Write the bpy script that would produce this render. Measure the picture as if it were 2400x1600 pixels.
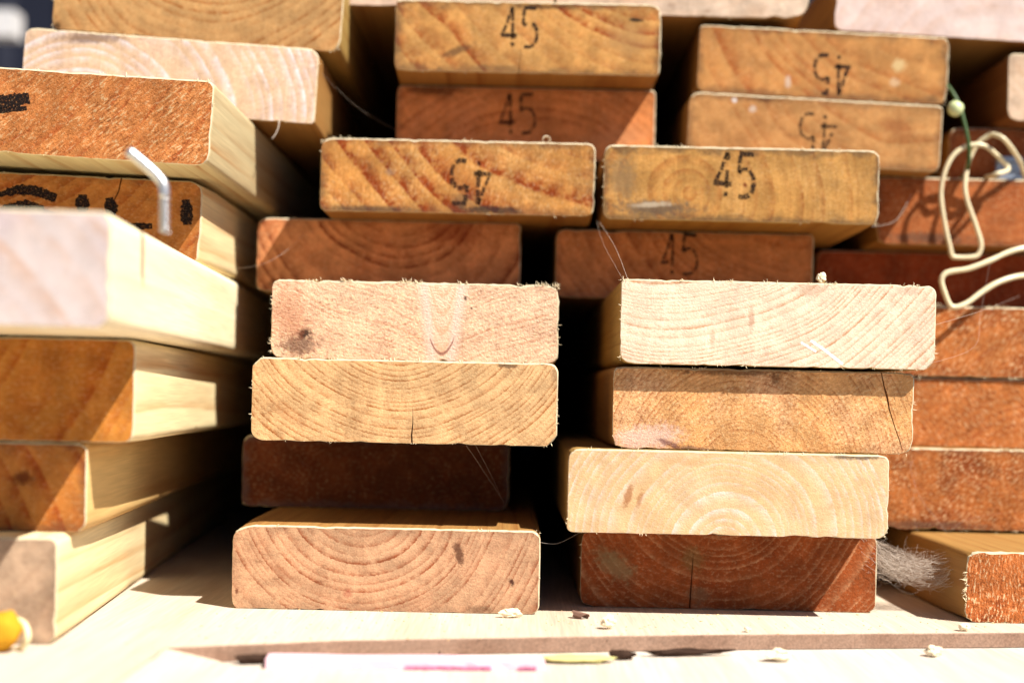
import bpy, bmesh, math, random
from mathutils import Vector, Matrix, noise as mnoise

for o in list(bpy.data.objects):
    bpy.data.objects.remove(o, do_unlink=True)
S = bpy.context.scene
COL = S.collection
MM = 0.001
CZ = 0.162                      # height of the lens above the ground

# ------------------------------------------------------------------ camera
cam_d = bpy.data.cameras.new('camera')
cam = bpy.data.objects.new('camera', cam_d); COL.objects.link(cam)
cam.matrix_world = (Matrix.Translation((0, 0, CZ)) @ Matrix.Rotation(math.radians(90), 4, 'X')
                    @ Matrix.Rotation(math.radians(1.25), 4, 'Z'))
cam_d.lens = 50; cam_d.sensor_width = 36; cam_d.shift_y = 126 / 2352
cam_d.clip_start = 0.02; cam_d.clip_end = 200
cam_d.dof.use_dof = True; cam_d.dof.focus_distance = 0.748; cam_d.dof.aperture_fstop = 3.6
S.camera = cam

# ------------------------------------------------------------------ light
SUN_AZ, SUN_EL = math.radians(52), math.radians(52)     # azimuth to the right of the view axis, elevation
w = bpy.data.worlds.new('World'); S.world = w; w.use_nodes = True
nt = w.node_tree; bg = nt.nodes['Background']
sky = nt.nodes.new('ShaderNodeTexSky'); sky.sky_type = 'NISHITA'; sky.sun_disc = False
sky.sun_elevation = SUN_EL; sky.sun_rotation = math.pi - SUN_AZ; sky.air_density = .6; sky.dust_density = .5; sky.altitude = 800
nt.links.new(sky.outputs[0], bg.inputs[0]); bg.inputs[1].default_value = 0.05
sd = bpy.data.lights.new('sun', 'SUN'); sd.energy = 5.0; sd.angle = math.radians(0.5); sd.color = (1, .935, .82)
sun = bpy.data.objects.new('sun', sd); COL.objects.link(sun)
sdir = Vector((math.sin(SUN_AZ) * math.cos(SUN_EL), -math.cos(SUN_AZ) * math.cos(SUN_EL), math.sin(SUN_EL)))
sun.location = sdir * 5; sun.rotation_euler = sdir.to_track_quat('Z', 'Y').to_euler()
S.view_settings.view_transform = 'Standard'; S.view_settings.look = 'None'
S.view_settings.exposure = 0.98; S.view_settings.gamma = 1.0; S.view_settings.use_curve_mapping = False

# ------------------------------------------------------------------ node helpers
def lin(c):
    return tuple((v / 255 / 12.92) if v <= 10 else ((v / 255 + .055) / 1.055) ** 2.4 for v in c)
ALB = 0.62
def alb(c, k=ALB):
    return tuple(min(.92, v * k) for v in lin(c)) + (1,)

class N:
    """small helper to write node trees"""
    def __init__(s, name):
        s.m = bpy.data.materials.new(name); s.m.use_nodes = True
        s.t = s.m.node_tree; s.b = s.t.nodes['Principled BSDF']
    def put(s, v, sock):
        if hasattr(v, 'is_output') or isinstance(v, bpy.types.NodeSocket): s.t.links.new(v, sock)
        else: sock.default_value = v
    def ma(s, op, a, b=0.0, c=None, clamp=False):
        n = s.t.nodes.new('ShaderNodeMath'); n.operation = op; n.use_clamp = clamp
        s.put(a, n.inputs[0]); s.put(b, n.inputs[1])
        if c is not None: s.put(c, n.inputs[2])
        return n.outputs[0]
    def vm(s, op, a, b=(0, 0, 0)):
        n = s.t.nodes.new('ShaderNodeVectorMath'); n.operation = op
        s.put(a, n.inputs[0]); s.put(b, n.inputs[1])
        return n.outputs[0]
    def noise(s, vec, detail=2, rough=.5, dim='3D', w=None, scale=1.0):
        n = s.t.nodes.new('ShaderNodeTexNoise'); n.noise_dimensions = dim
        if vec is not None: s.put(vec, n.inputs['Vector'])
        if w is not None: s.put(w, n.inputs['W'])
        n.inputs['Scale'].default_value = scale; n.inputs['Detail'].default_value = detail; n.inputs['Roughness'].default_value = rough
        return n.outputs[0]
    def ss(s, v, a, b, lo=0.0, hi=1.0):
        n = s.t.nodes.new('ShaderNodeMapRange'); n.interpolation_type = 'SMOOTHSTEP'
        s.put(v, n.inputs[0]); n.inputs[1].default_value = a; n.inputs[2].default_value = b
        n.inputs[3].default_value = lo; n.inputs[4].default_value = hi
        return n.outputs[0]
    def mix(s, f, a, b, mode='MIX'):
        n = s.t.nodes.new('ShaderNodeMix'); n.data_type = 'RGBA'; n.blend_type = mode
        s.put(f, n.inputs[0]); s.put(a, n.inputs[6]); s.put(b, n.inputs[7])
        return n.outputs[2]
    def scale_col(s, col, v):
        n = s.t.nodes.new('ShaderNodeVectorMath'); n.operation = 'SCALE'
        s.put(tuple(col[:3]) if isinstance(col, tuple) else col, n.inputs[0]); s.put(v, n.inputs[3])
        return n.outputs[0]
    def coord(s):
        return s.t.nodes.new('ShaderNodeTexCoord').outputs['Object']
    def bump(s, h, strength, dist):
        n = s.t.nodes.new('ShaderNodeBump'); n.inputs['Strength'].default_value = strength
        n.inputs['Distance'].default_value = dist; s.put(h, n.inputs['Height'])
        s.t.links.new(n.outputs[0], s.b.inputs['Normal'])

def wood(name, early, late, alt=None, pith=(0, 60), ring=4, con=.6, sharp=3.0, wob=3, mott=.25, rough=.4, saw=0.0,
         dirt=0.0, dirt_col=(70, 62, 58), half=(81, 22), stains=(), knot=None, seed=0, blot=.5, side=False, ray=.12, tuft=.16, tdir=0.0, tsc=1.5, tan_=1.6, tuft_hi=(252, 222, 174), tuft_lo=(112, 52, 24), grime=1.0, k=ALB):
    n = N(name)
    P = n.vm('SCALE', n.coord()); P.node.inputs[3].default_value = 1000.0
    sp = n.t.nodes.new('ShaderNodeSeparateXYZ'); n.t.links.new(P, sp.inputs[0]); x, y, z = sp.outputs
    off = (seed * 17.3, seed * 5.1, seed * 9.7)
    def nz(sx, sy, sz, detail=2, rg=.5):
        return n.noise(n.vm('ADD', n.vm('MULTIPLY', P, (1 / sx, 1 / sy, 1 / sz)), off), detail, rg)
    dx = n.ma('SUBTRACT', x, pith[0]); dz = n.ma('SUBTRACT', z, pith[1])
    r = n.ma('SQRT', n.ma('ADD', n.ma('MULTIPLY', dx, dx), n.ma('MULTIPLY', dz, dz)))
    wv = n.ma('MULTIPLY', n.ma('SUBTRACT', nz(48, 500, 48, 0), .5), wob * 1.9)
    wv2 = n.ma('MULTIPLY', n.ma('SUBTRACT', nz(1.5, 220, 1.5, 2, .6), .5), min(ring * .5, 2.0)) if not side else n.ma('MULTIPLY', n.ma('SUBTRACT', nz(6, 220, 6, 1), .5), 1.5)
    r = n.ma('ADD', n.ma('ADD', r, wv), wv2)
    kd = None
    if knot:
        kx, kw, ka = knot
        kd = n.ma('DIVIDE', n.ma('SUBTRACT', x, kx), kw)
        g = n.ma('POWER', 2.718, n.ma('MULTIPLY', n.ma('MULTIPLY', kd, kd), -.22))
        r = n.ma('ADD', r, n.ma('MULTIPLY', g, ka))
    q = n.ma('DIVIDE', r, ring)
    q = n.ma('ADD', q, n.ma('MULTIPLY', n.noise(None, 1, .5, '1D', w=n.ma('ADD', n.ma('MULTIPLY', q, .17), seed * 3.7)), 3.4))
    f = n.ma('FRACT', q); idn = n.ma('FLOOR', q)
    wn = n.t.nodes.new('ShaderNodeTexWhiteNoise'); wn.noise_dimensions = '1D'; n.put(n.ma('ADD', idn, seed * 1.37), wn.inputs['W'])
    lt = n.ma('MULTIPLY', n.ma('POWER', f, sharp), n.ss(f, .88, 1.0, 1, 0))
    lt = n.ma('MULTIPLY', lt, n.ma('MULTIPLY_ADD', wn.outputs[0], .9, .25))
    # the ring lines break up along their length
    lt = n.ma('MULTIPLY', lt, n.ss(nz(7, 150, 7, 2, .65), .30, .62, .25, 1.2))
    fz = nz(1.0, 14, 1.0, 2, .75) if not side else nz(1.1, 40, 1.1, 1, .6)
    med = nz(3.2, 60, 3.2, 3, .6)
    bl = nz(30, 420, 30, 3, .55)
    alt = alt or late
    col = n.mix(n.ss(bl, .42, .72, 0, blot), alb(early, k), alb(alt, k))
    col = n.mix(n.ma('MULTIPLY', lt, con * (1.0 if side else 1.45), clamp=True), col, alb(late, k))
    # rays / saw lines
    if ray and not side:
        ang = n.ma('ARCTAN2', dx, dz)
        rv = n.t.nodes.new('ShaderNodeCombineXYZ'); n.put(n.ma('MULTIPLY', ang, 90), rv.inputs[0]); n.put(n.ma('MULTIPLY', r, .09), rv.inputs[1])
        rays = n.noise(rv.outputs[0], 2, .6)
        col = n.scale_col(col, n.ma('MULTIPLY_ADD', n.ma('SUBTRACT', rays, .5), ray * 2, 1.0))
    h = n.ma('MULTIPLY', fz, rough)
    if saw:
        sv = n.vm('ADD', n.vm('MULTIPLY', P, (1 / 1.5, 1 / 40, 1 / 26)), off)
        sw = n.noise(sv, 2, .6)
        col = n.scale_col(col, n.ma('MULTIPLY_ADD', n.ma('SUBTRACT', sw, .5), saw * 1.3, 1.0))
        h = n.ma('MULTIPLY_ADD', sw, saw, h)
    v = n.ma('ADD', n.ma('MULTIPLY', n.ma('SUBTRACT', fz, .5), mott * 4.2), n.ma('MULTIPLY', n.ma('SUBTRACT', med, .5), mott * 2.2))
    col = n.scale_col(col, n.ma('MAXIMUM', n.ma('ADD', v, 1.0), .12))
    if tuft and not side:     # torn, stringy fibres of a saw cut: dark pits, pale ends
        ta = math.radians(tdir); ca, sa = math.cos(ta), math.sin(ta)
        tu = n.ma('ADD', n.ma('MULTIPLY', x, ca), n.ma('MULTIPLY', z, sa)); tv = n.ma('SUBTRACT', n.ma('MULTIPLY', z, ca), n.ma('MULTIPLY', x, sa))
        tc = n.t.nodes.new('ShaderNodeCombineXYZ'); n.put(n.ma('MULTIPLY_ADD', tu, 1 / (tsc * tan_), off[0]), tc.inputs[0]); n.put(n.ma('MULTIPLY', tv, 1 / tsc), tc.inputs[1]); n.put(n.ma('MULTIPLY', y, .03), tc.inputs[2])
        tf = n.noise(tc.outputs[0], 2, .65)
        patch = n.ss(bl, .34, .60, .45, 1.0)
        tm_ = n.ma('MULTIPLY', patch, min(1.0, tuft * 1.15))
        col = n.mix(n.ma('MULTIPLY', n.ss(tf, .53, .66), tm_), col, alb(tuft_hi, k))
        col = n.mix(n.ma('MULTIPLY', n.ss(tf, .47, .33), tm_), col, alb(tuft_lo, k))
        h = n.ma('MULTIPLY_ADD', tf, 1.6 * tuft, h)
    if not side:
        big = nz(16, 300, 13, 2, .55); sm = nz(5, 300, 30, 2, .6)
        col = n.scale_col(col, n.ma('ADD', n.ss(big, .32, .68, 1 - .20 * grime, 1.10), n.ma('MULTIPLY', n.ma('SUBTRACT', sm, .5), .35 * grime)))
        col = n.mix(n.ss(nz(11, 300, 6, 4, .72), .60, .74, 0, .38 * grime), col, alb((118, 78, 52), k))
    if knot:
        kz = n.ma('ADD', n.ma('MULTIPLY', n.ma('MULTIPLY', kd, kd), 2.6), n.ma('MULTIPLY', z, -.10))
        kz = n.ma('ADD', kz, n.ma('MULTIPLY', med, .45))
        kr = n.ma('MULTIPLY', n.ss(n.ma('FRACT', kz), .35, .8), n.ss(n.ma('FRACT', kz), .82, 1.0, 1, 0))
        kcol = n.mix(n.ma('MULTIPLY', kr, .5), alb((242, 208, 182), k), alb((220, 156, 116), k))
        wdt = n.ma('MULTIPLY_ADD', z, .014, .85)
        ad = n.ma('ABSOLUTE', kd)
        kcol = n.mix(n.ss(n.ma('SUBTRACT', ad, wdt), -.45, -.05), kcol, alb((238, 212, 200), k))
        ins = n.ss(n.ma('SUBTRACT', ad, wdt), -.15, .6, .8, 0)
        col = n.mix(ins, col, kcol)
        # the dark bark line at the tip of the branch
        tip = n.ma('ABSOLUTE', n.ma('SUBTRACT', n.ma('SUBTRACT', z, n.ma('MULTIPLY', n.ma('MULTIPLY', kd, kd), 17)), -17.5))
        tm = n.ma('MULTIPLY', n.ss(tip, .4, 1.5, 1, 0), n.ss(n.ma('ABSOLUTE', kd), .62, .78, 1, 0))
        col = n.mix(n.ma('MULTIPLY', tm, .75), col, alb((120, 52, 40), k))
    if dirt:
        ex = n.ma('SUBTRACT', n.ma('ABSOLUTE', x), half[0]); ez = n.ma('SUBTRACT', n.ma('ABSOLUTE', z), half[1])
        e = n.ma('MAXIMUM', ex, ez)
        e = n.ma('ADD', e, n.ma('MULTIPLY', n.ma('SUBTRACT', nz(14, 100, 10, 3, .65), .5), 16))
        col = n.mix(n.ss(e, -6.0, 0, 0, dirt), col, alb(dirt_col, k))
        sp2 = nz(7, 100, 7, 4, .7)
        col = n.mix(n.ss(sp2, .63, .75, 0, dirt * .7), col, alb(dirt_col, k))
    for (sx, sz, rx, rz, a, c, st) in stains:
        a = math.radians(a); ca, sa = math.cos(a), math.sin(a)
        ux = n.ma('SUBTRACT', x, sx); uz = n.ma('SUBTRACT', z, sz)
        pu = n.ma('DIVIDE', n.ma('ADD', n.ma('MULTIPLY', ux, ca), n.ma('MULTIPLY', uz, sa)), rx)
        pv = n.ma('DIVIDE', n.ma('SUBTRACT', n.ma('MULTIPLY', uz, ca), n.ma('MULTIPLY', ux, sa)), rz)
        d = n.ma('SQRT', n.ma('ADD', n.ma('MULTIPLY', pu, pu), n.ma('MULTIPLY', pv, pv)))
        d = n.ma('ADD', d, n.ma('MULTIPLY', n.ma('SUBTRACT', nz(3.0, 50, 3.0, 4, .7), .5), 1.7))
        col = n.mix(n.ss(d, .35, 1.1, st, 0), col, alb(c, k))
    n.put(col, n.b.inputs['Base Color'])
    n.b.inputs['Roughness'].default_value = .62 if side else .85
    n.b.inputs['Specular IOR Level'].default_value = .25 if side else .12
    n.bump(h, .35 if side else .8, .0002 if side else .0007)
    return n.m

def plain(name, col, rough=.6, metal=0.0, var=.15, scale=400, spec=.3, k=1.0, trans=0.0):
    n = N(name)
    v = n.noise(n.vm('SCALE', n.coord()), 3, .6); v.node.inputs['Vector'].links[0].from_node.inputs[3].default_value = scale
    n.put(n.scale_col(alb(col, k), n.ma('MULTIPLY_ADD', n.ma('SUBTRACT', v, .5), var * 2, 1.0)), n.b.inputs['Base Color'])
    n.b.inputs['Roughness'].default_value = rough; n.b.inputs['Metallic'].default_value = metal
    n.b.inputs['Specular IOR Level'].default_value = spec
    n.bump(v, .3, .0003)
    return n.m

def ink_mat(name, col=(30, 22, 24), lo=.36, hi=.5):
    n = N(name)
    P = n.vm('SCALE', n.coord()); P.node.inputs[3].default_value = 1000
    v = n.noise(n.vm('MULTIPLY', P, (.9, .9, .9)), 3, .7)
    n.b.inputs['Base Color'].default_value = alb(col, 1); n.b.inputs['Roughness'].default_value = .8
    n.b.inputs['Specular IOR Level'].default_value = .1
    n.put(n.ss(v, lo, hi, .12, .9), n.b.inputs['Alpha'])
    return n.m

# ------------------------------------------------------------------ mesh helpers
def link(name, me, mats, parent=None, loc=None, label=None, cat=None, group=None, kind=None, smooth=False):
    o = bpy.data.objects.new(name, me); COL.objects.link(o)
    for m in (mats if isinstance(mats, (list, tuple)) else [mats]): me.materials.append(m)
    if parent is not None: o.parent = parent
    if loc is not None: o.location = loc
    if label: o['label'] = label
    if cat: o['category'] = cat
    if group: o['group'] = group
    if kind: o['kind'] = kind
    if smooth:
        for p in me.polygons: p.use_smooth = True
    return o

def mesh(vs, fs, name='m'):
    me = bpy.data.meshes.new(name); me.from_pydata([tuple(v) for v in vs], [], fs); me.update(); return me

def outline(W, T, r, rng, jit=.12, step=3.0):
    """rounded rectangle, counter-clockwise, in mm (x, z)"""
    rs = r if isinstance(r, (tuple, list)) else (r, r, r, r)      # BL, BR, TR, TL
    c = [(-W / 2, -T / 2, 1, 1, 180), (W / 2, -T / 2, -1, 1, 270), (W / 2, T / 2, -1, -1, 0), (-W / 2, T / 2, 1, -1, 90)]
    pts = []
    for i, (px, pz, sx, sz, a0) in enumerate(c):
        rr = rs[i]
        for k in range(7):
            a = math.radians(a0 + 15 * k)
            pts.append((px + sx * rr + rr * math.cos(a), pz + sz * rr + rr * math.sin(a)))
    out = []
    for i, p in enumerate(pts):
        q = pts[(i + 1) % len(pts)]
        d = math.hypot(q[0] - p[0], q[1] - p[1]); m = max(1, int(d / step))
        for k in range(m): out.append((p[0] + (q[0] - p[0]) * k / m, p[1] + (q[1] - p[1]) * k / m))
    return out

def board_mesh(W, T, r, L, seed, jit, chip=None):
    rng = random.Random(seed)
    pts = outline(W, T, r, rng)
    n = len(pts)
    vs = []; fs = []
    def wob(i, amp, ph):
        p = pts[i]
        return amp * (mnoise.noise(Vector((p[0] * .35 + ph, p[1] * .35, seed * 3.1))) + .6 * rng.uniform(-1, 1))
    nrm = []
    for i in range(n):
        a = pts[i - 1]; b = pts[(i + 1) % n]; tx, tz = b[0] - a[0], b[1] - a[1]; l = math.hypot(tx, tz) or 1
        nrm.append((tz / l, -tx / l))
    chip = list(chip or [])
    for q in range(rng.randint(5, 10)):
        c0 = pts[rng.randrange(n)]
        chip.append((c0[0], c0[1], rng.uniform(1.5, 5.5), rng.uniform(.25, .9)))
    for c0 in rng.sample([(W / 2, T / 2), (-W / 2, T / 2), (W / 2, -T / 2), (-W / 2, -T / 2)], 2):
        chip.append((c0[0], c0[1], rng.uniform(4, 8), rng.uniform(.4, 1.6)))
    rings = []
    for (yy, ins, am) in ((0, .95, jit), (.8, .1, jit * .8), (4.0, 0, jit * .25), (40, 0, .05), (L, 0, 0)):
        row = []
        for i in range(n):
            d = -ins * (1.0 if nrm[i][1] > .4 else .75 if nrm[i][0] > .4 else .3) + (wob(i, am, yy) if am else 0)  # pale rim is wider on top and right, painting the sunlit edge there
            if chip:
                for (cx, cz, cr, ca) in chip:
                    dd = math.hypot(pts[i][0] - cx, pts[i][1] - cz)
                    if dd < cr and yy < 10: d -= ca * (1 - (dd / cr) ** 2) * rng.uniform(.7, 1.1)
            row.append(len(vs)); vs.append(((pts[i][0] + nrm[i][0] * d) * MM, (yy + (rng.uniform(-.12, .12) if 0 < yy < 4 else 0)) * MM, (pts[i][1] + nrm[i][1] * d) * MM))
        rings.append(row)
    mi = []
    for li, (a, b) in enumerate(zip(rings, rings[1:])):
        for i in range(n):
            j = (i + 1) % n
            fs.append((a[i], a[j], b[j], b[i])); mi.append(2 if li == 0 else 1)
    fs.append(tuple(reversed(rings[0]))) ; mi.append(0)
    fs.append(tuple(rings[-1])); mi.append(0)
    me = mesh(vs, fs)
    for p, m in zip(me.polygons, mi):
        p.material_index = m; p.use_smooth = (m >= 1)
    # sharp end rim
    bm = bmesh.new(); bm.from_mesh(me)
    bmesh.ops.recalc_face_normals(bm, faces=bm.faces)
    for f in bm.faces:
        if len(f.verts) > 4:
            f.smooth = False
            for e in f.edges: e.smooth = False
    bm.to_mesh(me); bm.free()
    return me, pts, nrm

def carve(o, paths):
    """cut splits into a board end: each path is [(x,z,width)...] in mm, depth mm"""
    bm = bmesh.new()
    for path, depth in paths:
        prev = None
        rows = []
        for (x, z, wd) in path:
            rows.append([bm.verts.new((v[0] * MM, v[1] * MM, v[2] * MM)) for v in
                         ((x - wd / 2, -1.5, z), (x + wd / 2, -1.5, z), (x + wd * .12, depth, z), (x - wd * .12, depth, z))])
        for a, b in zip(rows, rows[1:]):
            for i in range(4):
                j = (i + 1) % 4; bm.faces.new((a[i], a[j], b[j], b[i]))
        bm.faces.new(rows[0][::-1]); bm.faces.new(rows[-1])
    bmesh.ops.recalc_face_normals(bm, faces=bm.faces)
    cm = bpy.data.meshes.new('cut'); bm.to_mesh(cm); bm.free()
    co = bpy.data.objects.new('cut', cm); COL.objects.link(co); co.matrix_world = o.matrix_world
    md = o.modifiers.new('b', 'BOOLEAN'); md.operation = 'DIFFERENCE'; md.solver = 'EXACT'; md.object = co
    bpy.context.view_layer.update()
    dg = bpy.context.evaluated_depsgraph_get()
    nm = bpy.data.meshes.new_from_object(o.evaluated_get(dg))
    o.modifiers.remove(md)
    if len(nm.polygons) > 50: o.data = nm
    bpy.data.objects.remove(co)

def tube_pts(pts, rad, seg=8, closed_ends=True):
    """tube along a polyline; rad is a number or list"""
    vs = []; fs = []; n = len(pts); pts = [Vector(p) for p in pts]
    up = None
    for i, p in enumerate(pts):
        t = (pts[min(i + 1, n - 1)] - pts[max(i - 1, 0)])
        t = t.normalized() if t.length > 0 else Vector((0, 0, 1))
        if up is None:
            up = t.orthogonal().normalized()
        up = (up - t * up.dot(t)); up = up.normalized() if up.length > 1e-9 else t.orthogonal().normalized()
        s2 = t.cross(up); rr = rad[i] if isinstance(rad, (list, tuple)) else rad
        for k in range(seg):
            a = 2 * math.pi * k / seg
            vs.append(p + (up * math.cos(a) + s2 * math.sin(a)) * rr)
    for i in range(n - 1):
        for k in range(seg):
            k2 = (k + 1) % seg
            fs.append((i * seg + k, i * seg + k2, (i + 1) * seg + k2, (i + 1) * seg + k))
    if closed_ends:
        fs.append(tuple(range(seg))[::-1]); fs.append(tuple((n - 1) * seg + k for k in range(seg)))
    return vs, fs

def spline(pts, sub=6):
    pts = [Vector(p) for p in pts]; out = []
    for i in range(len(pts) - 1):
        p0 = pts[max(i - 1, 0)]; p1 = pts[i]; p2 = pts[i + 1]; p3 = pts[min(i + 2, len(pts) - 1)]
        for k in range(sub):
            t = k / sub
            out.append(.5 * ((2 * p1) + (p2 - p0) * t + (2 * p0 - 5 * p1 + 4 * p2 - p3) * t * t + (3 * p1 - p0 - 3 * p2 + p3) * t ** 3))
    out.append(pts[-1]); return out

def wpt(X, Y, Z):               # mm, relative to the lens, to scene metres
    return Vector((X * MM, Y * MM, Z * MM + CZ))

def lump(seed, sx, sy, sz, amp=.35, sub=2):
    bm = bmesh.new(); bmesh.ops.create_icosphere(bm, subdivisions=sub, radius=1)
    for v in bm.verts:
        d = 1 + amp * mnoise.noise(v.co * 1.6 + Vector((seed * 7.1, seed, 0))) + amp * .5 * mnoise.noise(v.co * 4 + Vector((seed, 0, 3)))
        v.co = Vector((v.co.x * sx * d, v.co.y * sy * d, v.co.z * sz * d)) * MM
    zmin = min(v.co.z for v in bm.verts)
    for v in bm.verts: v.co.z -= zmin
    me = bpy.data.meshes.new('lump'); bm.to_mesh(me); bm.free(); return me

# ------------------------------------------------------------------ ground and backdrop
BASE = -114.0                    # top of the bearer plank, mm relative to the lens
def ground():
    n = N('grey_yard')
    v = n.noise(n.coord(), 5, .65, scale=9.0); v2 = n.noise(n.coord(), 3, .6, scale=160.0)
    n.put(n.mix(v, (.10, .092, .082, 1), (.19, .175, .155, 1)), n.b.inputs['Base Color'])
    n.b.inputs['Roughness'].default_value = .9; n.bump(n.ma('ADD', v, n.ma('MULTIPLY', v2, .4)), .5, .003)
    me = mesh([(-30, -30, 0), (30, -30, 0), (30, 30, 0), (-30, 30, 0)], [(0, 1, 2, 3)])
    link('ground', me, n.m, kind='structure', label='grey earth yard under the timber stack')
ground()

def slab(name, poly, z0, z1, mats, bevel=.6, seed=1, sub=6.0, rough=.35, **kw):
    """thick sheet cut to an outline (mm), with an uneven arris"""
    rng = random.Random(seed); pts = []
    for i, p in enumerate(poly):
        q = poly[(i + 1) % len(poly)]; d = math.dist(p, q); m = max(1, int(d / sub))
        for k in range(m):
            t = k / m; pts.append((p[0] + (q[0] - p[0]) * t, p[1] + (q[1] - p[1]) * t))
    n = len(pts); cx = sum(p[0] for p in pts) / n; cy = sum(p[1] for p in pts) / n
    nr = []
    for i in range(n):
        a, b = pts[i - 1], pts[(i + 1) % n]; tx, ty = b[0] - a[0], b[1] - a[1]; l = math.hypot(tx, ty) or 1; nr.append((ty / l, -tx / l))
    vs = []; fs = []; mi = []
    lay = [(z1, -bevel), (z1 - bevel * .8, 0), (z0 + bevel * .5, 0), (z0, -bevel)]
    for (zz, ins) in lay:
        for i in range(n):
            d = ins + rough * (mnoise.noise(Vector((pts[i][0] * .08, pts[i][1] * .08, zz))) + rng.uniform(-.4, .4))
            vs.append(((pts[i][0] + nr[i][0] * d - cx) * MM, (pts[i][1] + nr[i][1] * d - cy) * MM, (zz - z0) * MM))
    for l in range(3):
        for i in range(n):
            j = (i + 1) % n; fs.append(((l + 1) * n + i, (l + 1) * n + j, l * n + j, l * n + i)); mi.append(1)
    fs.append(tuple(range(n))); mi.append(0); fs.append(tuple(range(3 * n, 4 * n))[::-1]); mi.append(1)
    me = mesh(vs, fs)
    for p, m in zip(me.polygons, mi): p.material_index = 0 if abs(p.normal.x) > .8 else m  # edges facing sideways take the pale top colour so they look sunlit
    return link(name, me, mats, loc=wpt(cx, cy, z0), **kw)

top_m = wood('bearer_top_wood', (246, 232, 214), (226, 196, 168), pith=(0, 900), ring=14, con=.35, sharp=2, wob=10, mott=.14, rough=.3, k=.62, ray=0,
             side=True, seed=3)
edge_m = wood('bearer_edge_wood', (190, 154, 132), (158, 118, 96), pith=(0, 300), ring=3, con=.35, wob=4, mott=.22, rough=.5, side=True, seed=5, k=.55)  # front edge darker than the top, its shade put into the colour
low_m = wood('lower_plank_wood', (250, 240, 228), (232, 208, 186), pith=(0, 900), ring=14, con=.3, sharp=2, wob=10, mott=.12, rough=.4, k=.60, ray=0,
             side=True, seed=9)
slab('bearer_plank', [(-150, 627), (-76, 655), (85, 691), (262, 721), (460, 752), (460, 2900), (-560, 2900), (-560, 470), (-150, 470)],
     BASE - 7.5, BASE, [top_m, edge_m], seed=4, rough=.5, label='thin pale bearer sheet with a notched front edge under the boards', cat='plank')
bearer = bpy.data.objects['bearer_plank']
ramp = mesh([(q - bearer.location) for q in [wpt(x_, y_, z_) for x_, y_, z_ in ((-150.2, 480, BASE - .3), (-150.2, 640, BASE - .3), (-110, 480, BASE - 7.45), (-126, 634, BASE - 7.45), (-150.2, 480, BASE - 7.45), (-150.2, 640, BASE - 7.45))]],
            [(0, 2, 3, 1), (0, 4, 2), (1, 3, 5), (4, 5, 3, 2), (0, 1, 5, 4)])
link('sunlit_wedge', ramp, top_m, parent=bearer)  # added wedge, tilted to catch the sun so the notch step vanishes
slab('lower_plank', [(-600, 380), (520, 380), (520, 2940), (-600, 2940)], BASE - 47.5, BASE - 7.6, [low_m, low_m], seed=6,
     label='thick whitish plank lowest of all, lying under the thin bearer sheet', cat='plank')

navy = plain('navy_painted_steel', (26, 30, 48), .55, 0, .2, 6, k=.8)
def back_wall():  # visible at top left; added width behind the stack keeps the gaps dark
    vs = []; fs = []; x = -3.2; k = 0
    prof = []
    while x < 3.2:
        prof += [(x, 0), (x + .10, 0), (x + .125, .03), (x + .225, .03)]; x += .25
    for (px, py) in prof: vs += [(px, py, 0), (px, py, 2.4), (px, py + .02, 2.4), (px, py + .02, 0)]
    for i in range(len(prof) - 1):
        a = i * 4; b = a + 4
        fs += [(a, b, b + 1, a + 1), (a + 1, b + 1, b + 2, a + 2), (a + 2, b + 2, b + 3, a + 3), (a + 3, b + 3, b, a)]
    fs += [(0, 1, 2, 3), tuple(len(vs) - 4 + q for q in (3, 2, 1, 0))]
    link('sheet_wall', mesh(vs, fs), navy, loc=(0, 3.0, 0), label='dark navy corrugated steel wall far behind the stack', cat='wall')
back_wall()
white_m = plain('white_painted_steel', (224, 222, 224), .5, 0, .08, 20, k=.85)
def trestle():
    r = bpy.data.objects.new('trestle', None); COL.objects.link(r); r.location = (-1.05, 2.0, 0)
    r['label'] = 'white painted trestle standing behind the stack against the dark wall'; r['category'] = 'trestle'
    def bar(name, a, b, t):
        vs, fs = tube_pts([a, b], t * .707, 4); link(name, mesh(vs, fs), white_m, parent=r)
    zr = CZ + .505
    bar('rail', (-.75, 0, zr), (.345, 0, zr), .036)
    for sx in (-.7, -.05):
        bar('leg', (sx, .05, zr - .015), (sx, .32, 0.0), .04); bar('leg', (sx, -.05, zr - .015), (sx, -.32, 0.0), .04)
    bar('brace', (-.05, 0, zr + .02), (.36, .02, zr + .42), .045)
    bar('brace', (.36, .02, zr + .42), (-.7, .02, zr + .02), .03)
trestle()

# ------------------------------------------------------------------ the boards
rim_m = plain('frayed_sunlit_arris', (250, 234, 200), .85, 0, .25, 900, .1, k=.55)  # pale torn fibres that also paint in the bright sunlit line along the edges
fuzz_m = plain('torn_wood_fibre', (250, 232, 196), .8, 0, .1, 300, .1, k=.8)
ink = ink_mat('stamp_ink'); ink_strong = ink_mat('stencil_ink', (22, 20, 22), .32, .48)

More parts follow.
